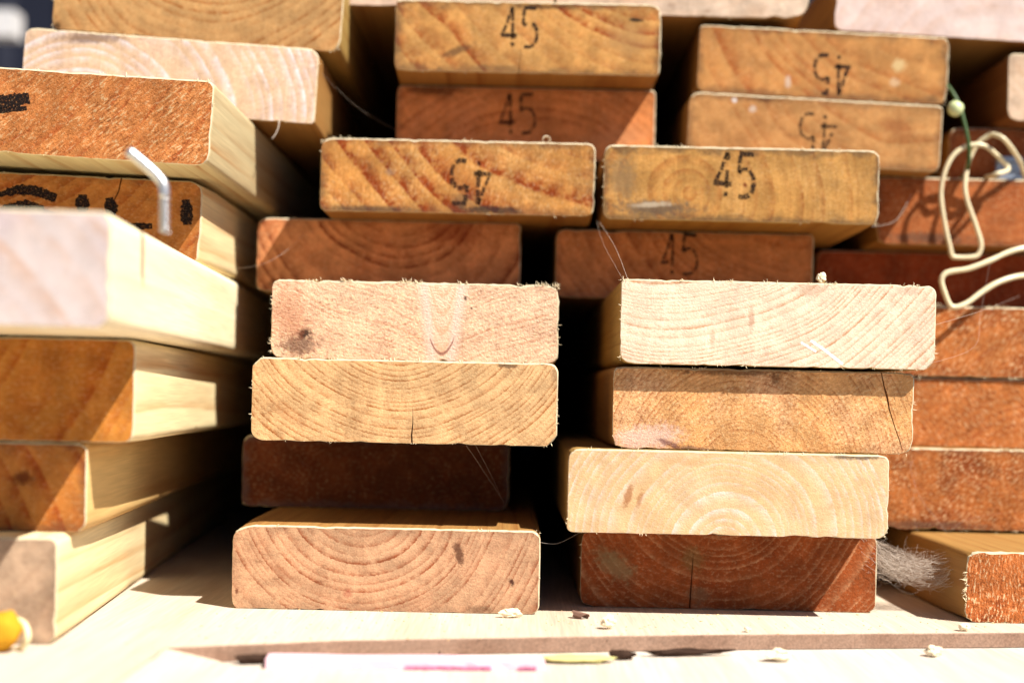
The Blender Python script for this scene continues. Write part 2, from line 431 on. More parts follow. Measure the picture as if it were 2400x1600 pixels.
def fuzz(o, pts, nrm, n, seed, lmax=2.4, where=None):
    """loose torn fibres round the sawn rim of one board end"""
    rng = random.Random(seed); vs = []; fs = []; n = int(n * (.6 if lmax > 2.5 else .38))
    wts = []
    for (x, z), (nx, nz_) in zip(pts, nrm):
        wts.append((where(x, z, nx, nz_) if where else (1.6 if nz_ > .6 else .5 if nz_ < -.6 else .8)) * max(.0, .25 + mnoise.noise(Vector((x * .09, z * .09, seed * 1.7))) * 2.2) ** 1.5)
    idx = rng.choices(range(len(pts)), weights=wts, k=n)
    for i in idx:
        x, z = pts[i]; nx, nz_ = nrm[i]
        b = Vector((x + rng.uniform(-1.5, 1.5) * -nz_ - nx * .35, rng.uniform(-.05, .7), z + rng.uniform(-1.5, 1.5) * nx - nz_ * .35))
        d = Vector((nx + rng.gauss(0, .7), -abs(rng.gauss(.35, .5)), nz_ + rng.gauss(0, .7))).normalized()
        l = (rng.random() ** 2.2 * 1.1 + .2) * lmax; wd = rng.uniform(.12, .3)
        s = d.orthogonal().normalized() * wd
        d2 = (d + Vector((rng.gauss(0, .45), rng.gauss(0, .35), rng.gauss(0, .45)))).normalized()
        m = b + d * l * .5; e = m + d2 * l * .5
        k = len(vs)
        t = d.cross(s).normalized() * wd * .8
        vs += [b - s, b + s, b + t, m - s * .8, m + s * .8, m + t * .8, e]
        fs += [(k, k + 1, k + 4, k + 3), (k + 1, k + 2, k + 5, k + 4), (k + 2, k, k + 3, k + 5), (k + 3, k + 4, k + 6), (k + 4, k + 5, k + 6), (k + 5, k + 3, k + 6)]
    link('loose_fibres', mesh([v * MM for v in vs], fs), fuzz_m, parent=o, kind='stuff')

def ribbon(strokes, rng, y=-.07):
    """ink strokes: list of ([(x,z)..], width) in mm -> flat print mesh on a board end"""
    vs = []; fs = []
    for pts, wd in strokes:
        p = [Vector((a, 0, b)) for a, b in pts]
        rows = []
        for i in range(len(p) - 1):
            m = max(1, int((p[i + 1] - p[i]).length / .8))
            for k in range(m): rows.append(p[i].lerp(p[i + 1], k / m))
        rows.append(p[-1]); base = len(vs)
        for i, c in enumerate(rows):
            t = (rows[min(i + 1, len(rows) - 1)] - rows[max(i - 1, 0)]).normalized(); s = Vector((-t.z, 0, t.x))
            hw = (wd[min(i * len(wd) // len(rows), len(wd) - 1)] if isinstance(wd, (list, tuple)) else wd) / 2
            for sg in (-1, 1):
                q = c + s * sg * hw * rng.uniform(.82, 1.15); vs.append((q.x * MM, y * MM, q.z * MM))
        for i in range(len(rows) - 1):
            a = base + 2 * i; fs.append((a, a + 1, a + 3, a + 2))
    return mesh(vs, fs)

def digits(cx, cz, h, flip, seed, sub=None):
    k = h / 26.0; rg = random.Random(seed * 7); tl = math.radians(rg.uniform(-3, 3)); bw = rg.uniform(.8, 1.2)
    four = [([(7.6, 26), (6.3, 21.5)], 2.1), ([(5.9, 20.5), (4.2, 15.5)], 2.0), ([(3.8, 14.6), (1.6, 9.6)], 2.0), ([(0, 8.0), (11, 8.0)], 2.6),
            ([(8.0, 25.5), (8.0, 17)], 2.2), ([(8.0, 15.8), (8.0, 5.6)], 2.2), ([(8.0, 3.4), (8.0, .8)], 2.2)]
    five = [([(15.2, 25.2), (23.8, 25.2)], 2.5), ([(15.6, 24), (15.4, 20)], 2.1), ([(15.3, 19), (15.0, 14.8)], 2.1),
            ([(15.2, 14.4), (18, 16.6), (20.5, 16.4)], 2.0), ([(21.4, 16), (23.6, 13.6), (24.6, 10.6)], 2.2), ([(24.7, 9.6), (24.4, 6), (23.2, 3.2)], 2.2), ([(22.3, 2), (19.5, .8), (15.4, 1.0)], 2.4)]
    out = []
    for pts, wd in four + five:
        q = [((x - 12.4) * k * .93, (z - 13) * k) for x, z in pts]
        if flip: q = [(-x, -z) for x, z in q]
        if rg.random() < .12: q = [q[0], ((q[0][0] + q[-1][0]) / 2, (q[0][1] + q[-1][1]) / 2)]
        q = [(x * math.cos(tl) - z * math.sin(tl) + rg.gauss(0, .12), x * math.sin(tl) + z * math.cos(tl) + rg.gauss(0, .12)) for x, z in q]
        out.append(([(cx + x, cz + z) for x, z in q], wd * k * .95 * bw * rg.uniform(.8, 1.2)))
    return ribbon(out, random.Random(seed))

GROUP = 'sawn softwood boards stacked with their ends out'
SIDE = dict(early=(226, 170, 98), late=(176, 108, 46))  # kept darker so gaps and undersides look shaded; shade put into the colour
PALE_LIT = dict(early=(250, 232, 184), late=(196, 132, 66), k=.80)  # flanks in the sun painted brighter, the light put into the colour
BOARDS = {}
def board(key, label, cx, cz, dep, W=162, T=44, roll=0, yaw=0, r=4.0, L=None, end=None, side=None, fz=150, jit=.22, fl=2.0,
          stamp=None, marks=None, cracks=None, chip=None, mats_k=None):
    seed = len(BOARDS) + 1
    e = dict(seed=seed, half=(W / 2, T / 2)); e.update(end or {})
    sd_ = dict(seed=seed, pith=e.get('pith', (0, 60)), ring=max(5, e.get('ring', 4) * 1.6), con=.9, sharp=3.5, wob=5, mott=.10, rough=.3, side=True, blot=.35, k=.42)
    sd_.update(SIDE); sd_.update(side or {})
    L = L or 2920 - dep - seed % 5 * 14
    me, pts, nrm = board_mesh(W, T, r, L, seed, jit, chip)
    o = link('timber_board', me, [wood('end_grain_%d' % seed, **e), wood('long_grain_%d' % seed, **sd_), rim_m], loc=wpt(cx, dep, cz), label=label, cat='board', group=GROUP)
    o.rotation_euler = (0, math.radians(roll), math.radians(yaw))
    if cracks:
        bpy.context.view_layer.update(); carve(o, cracks)
    if fz: fuzz(o, pts, nrm, fz, seed, fl)
    if stamp:
        sx, sz, h, flip = stamp
        link('stamp', digits(sx, sz, h, flip, seed), ink_mat('stamp_ink_%d' % seed, (34, 24, 24), .30 + seed % 4 * .03, .50 + seed % 3 * .03), parent=o, label='black stencilled number 45' + (' printed upside down' if flip else ''))
    if marks: link('paint_mark', ribbon(marks, random.Random(seed)), ink_strong, parent=o, label='black stencilled paint mark')
    BOARDS[key] = o
    return o

OR1, OR2 = (206, 128, 66), (176, 84, 36)
# --- column on the left, standing out towards the lens
board('A8', 'beige grey board lying on the bearer behind the orange-yellow scrap', -280, -90.3, 622, T=47, yaw=4.8,
      end=dict(early=(212, 180, 152), late=(188, 148, 118), pith=(-20, 90), ring=6, con=.35, mott=.12, dirt=.3), fz=40, side=PALE_LIT)
board('A7', 'orange board with a small dark knot, second from the bearer in the protruding pile', -275, -46.2, 647, T=41, yaw=4.2,
      end=dict(early=(214, 140, 68), late=(178, 84, 28), pith=(-60, -60), ring=9, con=.7, sharp=1.5, mott=.14, dirt=.45, stains=[(52, 4, 6, 4, 0, (90, 30, 10), .8)]), fz=40,
      side=dict(early=(240, 206, 140), late=(190, 124, 56), k=.72))
board('A6', 'deep orange board with diagonal streaks under the pale jutting board', -254, -1.4, 648, T=47.6, yaw=3.4,
      end=dict(early=(222, 148, 66), late=(184, 92, 24), pith=(-90, 80), ring=9, con=.85, sharp=1.4, mott=.10), fz=40, side=PALE_LIT)
board('A5', 'pale pinkish board jutting out farthest, with the bent screw driven into its top', -238.5, 46, 551, T=45.5, yaw=2.8, r=4.5,
      end=dict(early=(232, 216, 214), late=(222, 182, 160), alt=(220, 200, 212), pith=(-30, -70), ring=11, con=.5, sharp=1.4, mott=.05, ray=.04, grime=.25, k=.7), fz=40,
      side=dict(early=(252, 240, 205), late=(236, 206, 150), k=.88))
A4 = board('A4', 'orange board with black stencil letters and a split, behind the bent screw', -255.5, 95.0, 789, T=45, roll=1.5, yaw=0,
      end=dict(early=(208, 136, 70), late=(168, 84, 34), pith=(-70, 120), ring=8, con=.75, sharp=1.6, mott=.16, dirt=.2), fz=60, side=PALE_LIT,
      cracks=[([(36, 24, .9), (34.5, 15, 1.0), (31.5, 8, .8), (33, 0, 1.1), (31, -8, .7), (31.5, -14, .3)], 9)],
      marks=[([(-34, 9), (-22, 12.8), (-12, 13), (0, 9)], [3, 5, 6, 6, 5]), ([(-36, -1), (-26, 2.5), (-16, 4), (-6, .5), (0, -1)], [3, 5, 7, 7, 4]),
             ([(14.5, 12), (15, 2)], [5, 7.5, 8, 7, 4.5]), ([(29.5, 11), (31.5, 1)], [5, 7, 8, 7, 5]), ([(40, -3.5), (47, -4), (54, -3.5)], [2.5, 4, 3]), ([(72, 12), (73.5, -2)], [4.5, 6.5, 7, 7, 5])])
board('A3', 'rough orange board with a black wavy paint stroke, above the black stencilled one', -240.5, 142.3, 742, T=44.5, roll=2.6, yaw=-.5,
      end=dict(early=(222, 142, 82), late=(186, 88, 40), alt=(232, 162, 104), pith=(-90, 90), ring=6, con=.7, mott=.22, rough=1.0, tuft=.6, tdir=40, tsc=1.4, tan_=3.0, dirt=.12), fz=160, side=dict(PALE_LIT, k=.50),
      marks=[([(-45, 6.5), (-34, 3.5), (-26, 4.5), (-15, 7)], [4.5, 5.5, 7, 7.5, 6]), ([(-44, 1), (-30, -.5), (-16, 1.5)], [2.5, 3, 2.5])])
board('A2', 'pale lavender board with cross-hatched saw lines, under the broad tan board', -208.5, 187, 850, W=176, T=45, roll=2.9, yaw=.5, r=(1.5, 2, 5, 4),
      end=dict(early=(232, 196, 164), late=(246, 232, 236), alt=(226, 190, 176), pith=(-50, -42), ring=7.0, con=.95, sharp=2.0, wob=5, mott=.14, saw=.25, grime=.5, k=.74,
               stains=[(-48, 19, 26, 4, 4, (120, 92, 80), .7)]), fz=110)
board('A1', 'tan board with bold curved rings, topmost of the protruding pile', -196, 235.2, 866, W=176, T=46, roll=3.4, yaw=0,
      end=dict(early=(228, 178, 118), late=(184, 112, 54), alt=(222, 172, 112), pith=(6, 58), ring=5.4, con=.85, sharp=2.6, wob=6, mott=.16,
               stains=[(-85, -21, 3, 3, 0, (60, 30, 12), .8)]), fz=120, side=dict(early=(232, 190, 110), late=(190, 130, 56)))

# --- second column
board('B6', 'pinkish tan board on the bearer with a dark blotch near its top edge', -64, -92, 745, W=161.5, T=44, r=(4, 5, 4.5, 6),
      end=dict(early=(230, 182, 144), late=(170, 96, 62), alt=(218, 162, 126), pith=(-14, 40), ring=4.2, con=.8, sharp=2.4, wob=4, mott=.17, dirt=.18,
               stains=[(38, 9, 3, 7.5, 18, (92, 50, 36), .8), (66, -5, 1.4, 3, 25, (70, 30, 26), .9), (-78, -13, 1.2, 2, 0, (110, 50, 30), .8), (50, -20, 8, 3, 0, (110, 76, 56), .6),
                       (-56, -2, 9, 3.5, -35, (160, 92, 62), .4), (-20, -13, 3, 3, 0, (190, 100, 80), .5)]), fz=90)
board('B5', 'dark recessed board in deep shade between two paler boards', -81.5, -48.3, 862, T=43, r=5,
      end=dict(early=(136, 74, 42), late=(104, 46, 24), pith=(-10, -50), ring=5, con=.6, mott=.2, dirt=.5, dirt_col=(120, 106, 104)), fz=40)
board('B4', 'tan board with fine upturned rings and a short vertical split at its lower edge', -56, -4, 743, W=160, T=43.5, r=(6, 6, 5, 6),
      end=dict(early=(240, 196, 144), late=(176, 108, 56), alt=(234, 186, 134), pith=(-4, 62), ring=2.9, tuft=.2, k=.68, con=.85, sharp=2.6, wob=4, mott=.16, rough=.5,
               stains=[(53, 20, 7, 1.6, -3, (86, 62, 48), .75), (78, 16, 3, 4, 0, (150, 116, 90), .5), (-60, -8, 16, 5, -35, (180, 110, 66), .25)]), fz=260,
      cracks=[([(4.3, -23, 1.1), (4.0, -17, .9), (4.5, -11, .55), (4.4, -6, .3), (4.2, -2, .12)], 10)])
board('B3', 'rough pinkish board with a V-shaped knot and a black mould spot', -54.5, 40.2, 787, W=159, T=43.5, r=(5, 3.5, 3, 4), jit=.45,
      end=dict(early=(240, 206, 176), late=(188, 124, 92), alt=(228, 180, 152), pith=(15, 170), ring=2.7, con=.5, sharp=2, wob=4, mott=.2, rough=1.0, tuft=.42, grime=.6, k=.88, tuft_lo=(146, 88, 62),
               knot=(15, 9.5, -9), stains=[(-61, -8, 4.5, 3.5, 10, (24, 26, 26), .95), (-64, -14, 14, 7, 0, (76, 56, 50), .7), (-70, 4, 14, 20, 0, (170, 96, 64), .45),
                                           (27.5, 13.5, 1, 1.7, 20, (60, 30, 20), .9), (31, 8, .8, .8, 0, (70, 36, 24), .9)]), fz=420, fl=2.6)
board('B2', 'reddish brown board with sweeping arcs, recessed under an upside-down 45', -78.5, 85.0, 884, W=164, T=45.5, r=(3, 4, 4, 5),
      end=dict(k=.85, early=(220, 148, 98), late=(140, 68, 36), alt=(200, 120, 74), pith=(6, 44), ring=9, con=.9, sharp=1.8, wob=6, mott=.17, dirt=.2,
               stains=[(40, 16, 26, 10, 0, (130, 50, 20), .5), (-70, -18, 6, 4, 0, (60, 24, 14), .6)]), fz=70)
board('B1', 'orange streaked board with an upside-down 45 smudged by grey dirt', -35, 129.4, 844, W=163, T=43.5, r=(4, 3, 5, 4),
      end=dict(early=(232, 166, 92), late=(166, 74, 26), alt=(238, 186, 118), pith=(86, 112), ring=12, tuft=.3, tdir=75, con=.85, sharp=1.2, wob=5, mott=.22, saw=.22, dirt=.45, rough=.5,
               stains=[(20, -19, 22, 3, 0, (46, 44, 48), .8), (4, -14, 8, 6, 0, (96, 84, 76), .5), (-50, -20, 30, 2.5, 0, (70, 62, 60), .6), (-40, 2, 4, 3, 0, (150, 130, 120), .5)]),
      stamp=(8, -3, 27, True), fz=170)
board('T2', 'reddish board stamped 45, squeezed between two other stamped boards', 5, 174.9, 912, W=166, T=46.5, r=3,
      end=dict(k=.85, early=(222, 142, 84), late=(160, 78, 38), alt=(220, 146, 100), pith=(4, -90), ring=6.5, con=.55, sharp=1.6, wob=5, mott=.16, dirt=.25,
               stains=[(-60, 20, 22, 4, 0, (56, 26, 16), .7), (60, -8, 26, 9, 10, (214, 150, 104), .5)]), stamp=(-6, 6, 26.5, False), fz=60)  # paler patch at lower right paints in the light falling there
board('T1', 'orange tan board stamped 45 with a dark dash near its corner', 5, 220.8, 875, W=163.5, T=44, r=(2, 3, 4, 1.5),
      end=dict(early=(232, 172, 100), late=(174, 84, 32), alt=(228, 176, 108), pith=(90, 118), ring=12, con=.75, sharp=1.2, wob=6, mott=.18, dirt=.55,
               stains=[(-43, -9, 14, 3.2, 22, (104, 74, 54), .75), (66, 12, 6, 1.6, -6, (26, 22, 28), .95), (10, 19, 22, 2, 0, (60, 36, 26), .7), (62, 0, 20, 12, 0, (200, 156, 104), .5)]),
      stamp=(-5.5, 6, 25.5, False), fz=150,
      cracks=[([(-5.2, -23, .45), (-4.6, -14, .35), (-4.2, -6, .3), (-3.6, 2, .12)], 6)])
# --- third column
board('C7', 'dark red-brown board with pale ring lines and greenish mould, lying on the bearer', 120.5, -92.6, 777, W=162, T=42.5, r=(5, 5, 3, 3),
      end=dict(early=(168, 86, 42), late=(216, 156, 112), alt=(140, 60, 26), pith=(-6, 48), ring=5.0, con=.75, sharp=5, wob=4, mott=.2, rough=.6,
               stains=[(-62, 2, 16, 8, -30, (142, 140, 104), .5), (-20, 6, 8, 8, 0, (130, 122, 76), .35), (-16, -14, 9, 6, 0, (120, 112, 88), .4)]), fz=110,
      cracks=[([(-21, -22.5, .9), (-20.6, -12, .8), (-20, 0, .5), (-19.6, 9, .2)], 10)])
board('C6', 'pale yellowish board with round concentric rings and brown finger smears', 113.5, -48, 739, W=167, T=43.6, r=(3, 6, 3, 4),
      end=dict(early=(240, 200, 150), late=(250, 234, 226), alt=(240, 208, 172), pith=(-2, -27), ring=4.8, grime=.5, con=.62, sharp=2.2, wob=3, mott=.09, rough=.4, k=.66, tuft=.14, tuft_lo=(196, 140, 90),
               stains=[(-52, -2, 2.6, 8, -16, (176, 112, 66), .75), (-46, -4, 2, 6, -14, (180, 116, 70), .6), (66, 20.5, 18, 2, 0, (70, 54, 48), .75), (-22, 16, 14, 3, 0, (226, 178, 130), .6)]), fz=210,
      side=dict(early=(232, 186, 110), late=(186, 128, 60)))
board('C5', 'tan board with tight arched rings and a long jagged crack near its end', 132, -4.4, 746, W=158, T=43, r=(3, 4, 4, 3),
      end=dict(early=(226, 170, 112), late=(172, 100, 54), alt=(224, 176, 140), tuft_lo=(142, 76, 42), pith=(-10, -32), ring=2.7, con=.55, sharp=2, wob=4, mott=.18, rough=.7, tuft=.42, tdir=35, k=.82,
               stains=[(-16, 20, 40, 3, 0, (70, 44, 30), .7), (6, 17, 3, 4, 0, (80, 40, 20), .6), (-62, -16, 24, 9, 8, (238, 206, 196), .6), (-48, -19, 10, 2, -22, (104, 52, 54), .7),
                       (-36, -21, 12, 1.6, -4, (80, 60, 70), .6)]), fz=170,
      cracks=[([(61, 23, .7), (63, 14, .9), (64.5, 9.5, 1.3), (66, 2, .8), (69, -7, .7), (72, -15, .6), (73, -19, .25)], 9)])
board('C4', 'palest sharp-edged board with fine rings and two white chalk strokes', 137.5, 40.4, 739, W=164, T=44, r=(5, 6, 5, 2.5),
      end=dict(early=(246, 224, 200), late=(200, 146, 108), alt=(240, 212, 190), pith=(-52, 112), ring=2.9, con=.75, sharp=2.2, wob=3, tuft=.22, tuft_lo=(196, 140, 104), mott=.12, rough=.5, grime=.45, k=.80,
               stains=[(-14, 3, 2, 7, 0, (176, 124, 96), .5), (-34, -8, 1.6, 6, 0, (190, 140, 112), .45), (16, 18, 10, 4, 0, (206, 166, 140), .5), (68, 19, 8, 3, 0, (190, 160, 140), .5)]), fz=300,
      side=dict(early=(244, 200, 112), late=(206, 146, 64)))
board('C3', 'shaded red-brown board stamped 45 half hidden behind the palest board', 106, 84.0, 889, W=161, T=42.8, r=3,
      end=dict(k=.85, early=(214, 138, 86), late=(156, 82, 44), alt=(200, 120, 72), pith=(70, 80), ring=7, con=.6, sharp=1.5, wob=5, mott=.18, dirt=.3), stamp=(-3.5, 7, 26, False), fz=40)
board('C2', 'yellow-orange board stamped 45 with a grey scuffed lower corner', 133, 128, 841, W=163, T=44, r=(5, 3, 4, 5),
      end=dict(early=(222, 166, 94), late=(182, 106, 50), alt=(230, 180, 112), pith=(-30, -6), ring=7, con=.5, sharp=1.6, wob=7, mott=.2, saw=.28, dirt=.62,
               stains=[(-50, -15, 30, 6, 0, (104, 92, 82), .8), (-52, -13, 16, 2, 4, (226, 208, 184), .75), (-70, 2, 10, 16, 0, (130, 116, 96), .5), (2, 0, 1.6, 1.6, 0, (120, 20, 16), .85)]),
      stamp=(-4.5, 5.5, 27, False), fz=260)
# --- boards behind, upper right
board('D2', 'tan board with an upside-down 45 half hidden, carrying another 45 board', 187.5, 171, 898, W=160.5, T=42, roll=2.0, r=(3, 3, 3.5, 4),
      end=dict(early=(224, 166, 104), late=(188, 112, 58), alt=(214, 150, 92), pith=(60, 90), ring=9, con=.5, sharp=1.3, wob=7, mott=.14, dirt=.4,
               stains=[(-52, 17, 2, 2, 0, (250, 246, 250), .9), (-40, 12, 2.5, 3, 0, (236, 220, 206), .7), (52, 6, 14, 8, -20, (166, 84, 44), .4), (-34, 18.6, 12, 2, 0, (96, 60, 40), .7)]), stamp=(2, -1, 26, True), fz=110)
board('D1', 'tan board with an upside-down 45 and pale fills, directly under the pinkish white board', 193.5, 215.2, 905, W=159.5, T=43, roll=1.8, r=(3, 3, 4, 3),
      end=dict(early=(226, 164, 98), late=(192, 108, 52), alt=(218, 156, 98), pith=(80, 100), ring=11, con=.6, sharp=1.2, wob=7, mott=.13, dirt=.45,
               stains=[(-22, -12, 2.4, 4.5, 0, (240, 214, 196), .8), (48, 2, 6, 5, 0, (246, 216, 160), .8), (46, -9, 4, 4, 0, (244, 208, 168), .7)]), stamp=(6, -6, 26, True), fz=90)
board('U1', 'pale board end wedged behind the topmost stamped board, next to the black gap', -59, 265.2, 893, W=160, T=44, end=dict(early=(236, 206, 186), late=(214, 170, 140), pith=(0, 80), ring=6, con=.4, mott=.1, k=.7), fz=20)
board('U2', 'pale board with a broken lower corner, lying over the gap between stamped boards', 103, 265.6, 903, W=161, T=44, r=(3, 4, 4, 4), chip=[(78, -22, 12, 2.4)],
      end=dict(early=(240, 214, 192), late=(216, 176, 146), pith=(0, 80), ring=7, con=.35, mott=.1, k=.7), fz=60)
board('U3', 'pinkish white board with soft wide rings, highest at the tilted end of the pile', 287, 258.8, 916, W=168, T=44, roll=2.4, r=5,
      end=dict(early=(240, 218, 214), late=(226, 186, 164), pith=(20, -60), ring=10, con=.4, sharp=1.4, mott=.06, grime=.4, k=.74), fz=20)
board('E1', 'pale board with an orange flank standing in the dark recess', 392, 204.8, 910, W=158, T=43, r=4, end=dict(early=(240, 210, 184), late=(216, 168, 130), pith=(0, 70), ring=7, con=.4, mott=.1, k=.7), fz=20,
      side=dict(early=(196, 126, 66), late=(150, 84, 36)))
board('E2', 'dark reddish board behind the green wire', 364, 165.5, 935, W=161, T=35, r=4, end=dict(early=(196, 112, 66), late=(160, 76, 40), pith=(0, 90), ring=7, con=.4, mott=.25, rough=.8, tuft=.3, dirt=.3), fz=40)
board('D3', 'orange brown board behind the upright wire loop', 316, 125.6, 920, W=165, T=43.4, r=(3, 3, 3, 3), end=dict(early=(202, 118, 66), late=(168, 82, 40), pith=(0, 90), ring=7, con=.4, mott=.22, rough=.8, tuft=.3, dirt=.35,
      stains=[(-50, -17, 34, 4, 0, (110, 84, 70), .7)]), fz=90)
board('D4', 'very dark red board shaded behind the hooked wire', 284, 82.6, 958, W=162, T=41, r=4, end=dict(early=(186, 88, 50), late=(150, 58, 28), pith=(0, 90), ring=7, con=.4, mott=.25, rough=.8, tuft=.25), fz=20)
board('D5', 'rough orange board with a furry white top edge under the hooked wire', 305, 40.0, 882, W=162, T=43.6, r=3, jit=.5, end=dict(early=(210, 128, 68), late=(160, 72, 30), alt=(150, 66, 28), blot=.8, pith=(60, -90), ring=4, con=.6, mott=.22, rough=1.1, tuft=.7, tdir=50, tan_=3.0, tsc=1.2, k=.72, dirt=.2), fz=420, fl=3.2)
board('D6', 'rough orange board squeezed between two other rough orange boards', 295.5, -4.0, 884, W=160, T=42.6, r=3, end=dict(early=(210, 128, 68), late=(160, 72, 30), alt=(160, 72, 32), blot=.8, pith=(30, -60), ring=4.5, con=.6, mott=.22, rough=1.1, tuft=.65, tdir=-40, tan_=3.0, tsc=1.2, k=.72), fz=60)
board('D7', 'rough brown-orange board crossed by fine cobweb threads', 281, -50.2, 859, W=164, T=49, r=(3, 3, 3, 3), jit=.5, end=dict(early=(200, 120, 62), late=(152, 74, 34), alt=(136, 62, 30), blot=.8, pith=(-70, -80), ring=3.2, con=.55, mott=.25, rough=1.1, tuft=.7, tdir=35, tan_=3.2, tsc=1.0, k=.72, dirt=.25,
      stains=[(-40, -22, 60, 3, 0, (96, 72, 62), .6)]), fz=420, fl=2.6)
board('D8', 'rough red-orange board with a sunlit furry top, beside the thick cobweb', 323, -95.2, 751, W=162, T=37.6, r=3, jit=.6, end=dict(early=(206, 120, 64), late=(150, 66, 30), alt=(140, 56, 26), blot=.8, pith=(-160, 0), ring=5, con=.5, mott=.25, rough=1.2, tuft=.75, tdir=85, tan_=3.0, tsc=1.15, k=.72), fz=520, fl=3.4,
      side=dict(early=(226, 172, 98), late=(176, 112, 52), con=.8))

# chalk strokes on the palest board
chalk = ink_mat('chalk', (250, 246, 255), .2, .4)
c4 = BOARDS['C4']
link('chalk_mark', ribbon([([(17, -8), (24, -12.5), (34, -20)], 1.5), ([(12, -9), (20, -13.8)], 1.2)], random.Random(4), -.08), chalk, parent=c4, label='two short white chalk strokes')

# ------------------------------------------------------------------ bent screw
steel = plain('zinc_steel', (190, 190, 194), .4, .9, .2, 500, .5, k=1.0)
def screw():
    X0, Y0 = -149.0, 604.0
    P = [(X0, Y0, 66), (X0, Y0, 72), (X0 - .3, Y0, 80), (X0 - .8, Y0, 86), (X0 - 3.5, Y0, 90), (X0 - 9, Y0 - 1, 95), (X0 - 16, Y0 - 2, 100.5)]
    r = bpy.data.objects.new('bent_screw', None); COL.objects.link(r); r.location = wpt(X0, Y0, 69)
    r['label'] = 'bright steel screw bent over, sticking up from the pale jutting board'; r['category'] = 'screw'
    path = [wpt(*p) - r.location for p in spline(P, 8)]
    n = len(path)
    rad = [(2.3 if path[i].z > 12 * MM else 1.2) * MM for i in range(n)]; rad[-1] = 1.2 * MM; rad[-2] = 2.2 * MM
    vs, fs = tube_pts(path, rad, 16); link('shank', mesh(vs, fs), steel, parent=r, smooth=True)
    hel = []
    for i in range(150):
        t = i / 150; a = t * 2 * math.pi * 6.5
        hel.append(Vector((1.9 * math.cos(a) - .35 * t, 1.9 * math.sin(a), -3 + 15.5 * t)) * MM)
    vs, fs = tube_pts(hel, .62 * MM, 5); link('thread', mesh(vs, fs), steel, parent=r, smooth=True)
screw()

# ------------------------------------------------------------------ wires
H0, R0 = 910, math.radians(1.25)
cream = plain('cream_coated_wire', (238, 224, 186), .28, 0, .1, 160, .5, k=.85)
green = plain('green_coated_wire', (56, 84, 40), .5, 0, .15, 100, .4)
lime = plain('pale_lime', (214, 226, 170), .35, 0, .1, 100, .5, k=.85)
def wire(name, label, pts, rad, mat, sub=7, cat='wire', group=None):
    rg = random.Random(len(pts)); q = []
    for i, p in enumerate(pts):
        f = 1 + .042 * max(0, min(1, (897 - p[1]) / 22.0)); j = .12 if 1 < i < len(pts) - 2 else 0
        q.append((p[0] * f + rg.gauss(0, j), p[1] * f, p[2] * f + rg.gauss(0, j)))
    pts = q
    c = wpt(*pts[0]); path = [wpt(*p) - c for p in spline(pts, sub)]
    vs, fs = tube_pts(path, [rad * MM * (1 + .1 * mnoise.noise(p * 160)) for p in path], 10)
    return link(name, mesh(vs, fs), mat, loc=c, label=label, cat=cat, group=group, smooth=True)
wire('wire_loop', 'cream coated wire bent into a tall upright loop in front of the orange brown board',
     [(306, 928, 149.2), (303, 900, 147), (301, 872, 146), (292, 869, 154.5), (284, 868, 159.4), (274, 868, 158.6), (265.4, 868, 152), (260.4, 868, 141), (259.3, 869, 128),
      (262.4, 869, 109), (265.4, 869, 97), (266.6, 869, 92.3), (269.6, 869, 90.6), (280, 869, 91.2), (283.6, 869, 93.8), (284.4, 869, 100), (281, 870, 111), (275.3, 870, 128),
      (275, 872, 140), (278, 874, 152), (284, 878, 162), (292, 882, 168), (298, 888, 169.6), (308, 898, 168), (322, 912, 158), (332, 928, 149.2)], 1.5, cream)
wire('wire_hook', 'cream coated wire bent back into a hook over the furry topped board',
     [(352, 905, 63.8), (340, 885, 80), (326, 862, 93), (312, 845, 95.5), (300, 840, 94), (290, 838, 91), (279, 836, 85.8), (266.5, 835, 81), (256.4, 835, 78.9), (252, 835, 77), (250.6, 835, 73),
      (252.7, 835, 66), (255.2, 835, 60), (257.6, 835, 58), (262, 835, 58.8), (267.7, 836, 61.4), (276.3, 838, 67.8), (286.4, 840, 74), (300.7, 845, 78), (316, 858, 79), (335, 880, 72), (350, 900, 63.8)], 1.65, cream)
wire('green_wire', 'thin green coated wire running down behind the tall cream loop',
     [(268.8, 925, 216), (275, 914, 206), (280, 907, 194), (283.4, 903, 179), (286.2, 902, 164), (287.6, 908, 152), (289, 924, 148.0)], 1.2, green)
ball = lump(3, 5.0, 5.0, 5.0, .05, 3)
link('ball', ball, lime, loc=wpt(277.5, 903, 183.6), label='round pale green bead caught beside the tan 45 board', cat='ball', smooth=True)  # plain round ball, pale green all over
def buckle():
    r = bpy.data.objects.new('strap_buckle', None); COL.objects.link(r); r.location = wpt(319, 926, 147.4)
    r['label'] = 'small grey steel strap buckle on top of the orange brown board'; r['category'] = 'buckle'
    gm = plain('grey_steel', (150, 158, 172), .4, .6, .1, 100)
    def rect(name, x0, x1, z0, z1, y0, y1):
        bm = bmesh.new(); bmesh.ops.create_cube(bm, size=1)
        for v in bm.verts:
            v.co = Vector(((x0 + (v.co.x + .5) * (x1 - x0)) * MM, (y0 + (v.co.y + .5) * (y1 - y0)) * MM, (z0 + (v.co.z + .5) * (z1 - z0)) * MM))
        bmesh.ops.bevel(bm, geom=bm.edges[:], offset=.5 * MM, segments=2, affect='EDGES')
        me = bpy.data.meshes.new('b'); bm.to_mesh(me); bm.free(); link(name, me, gm, parent=r)
    rect('back_plate', -7, 9, 0, 15, 0, 1.6); rect('clamp_jaw', -7, 9, 0, 3.5, -4, 0); rect('clamp_jaw', -7, 9, 11.5, 15, -4, 0)
buckle()

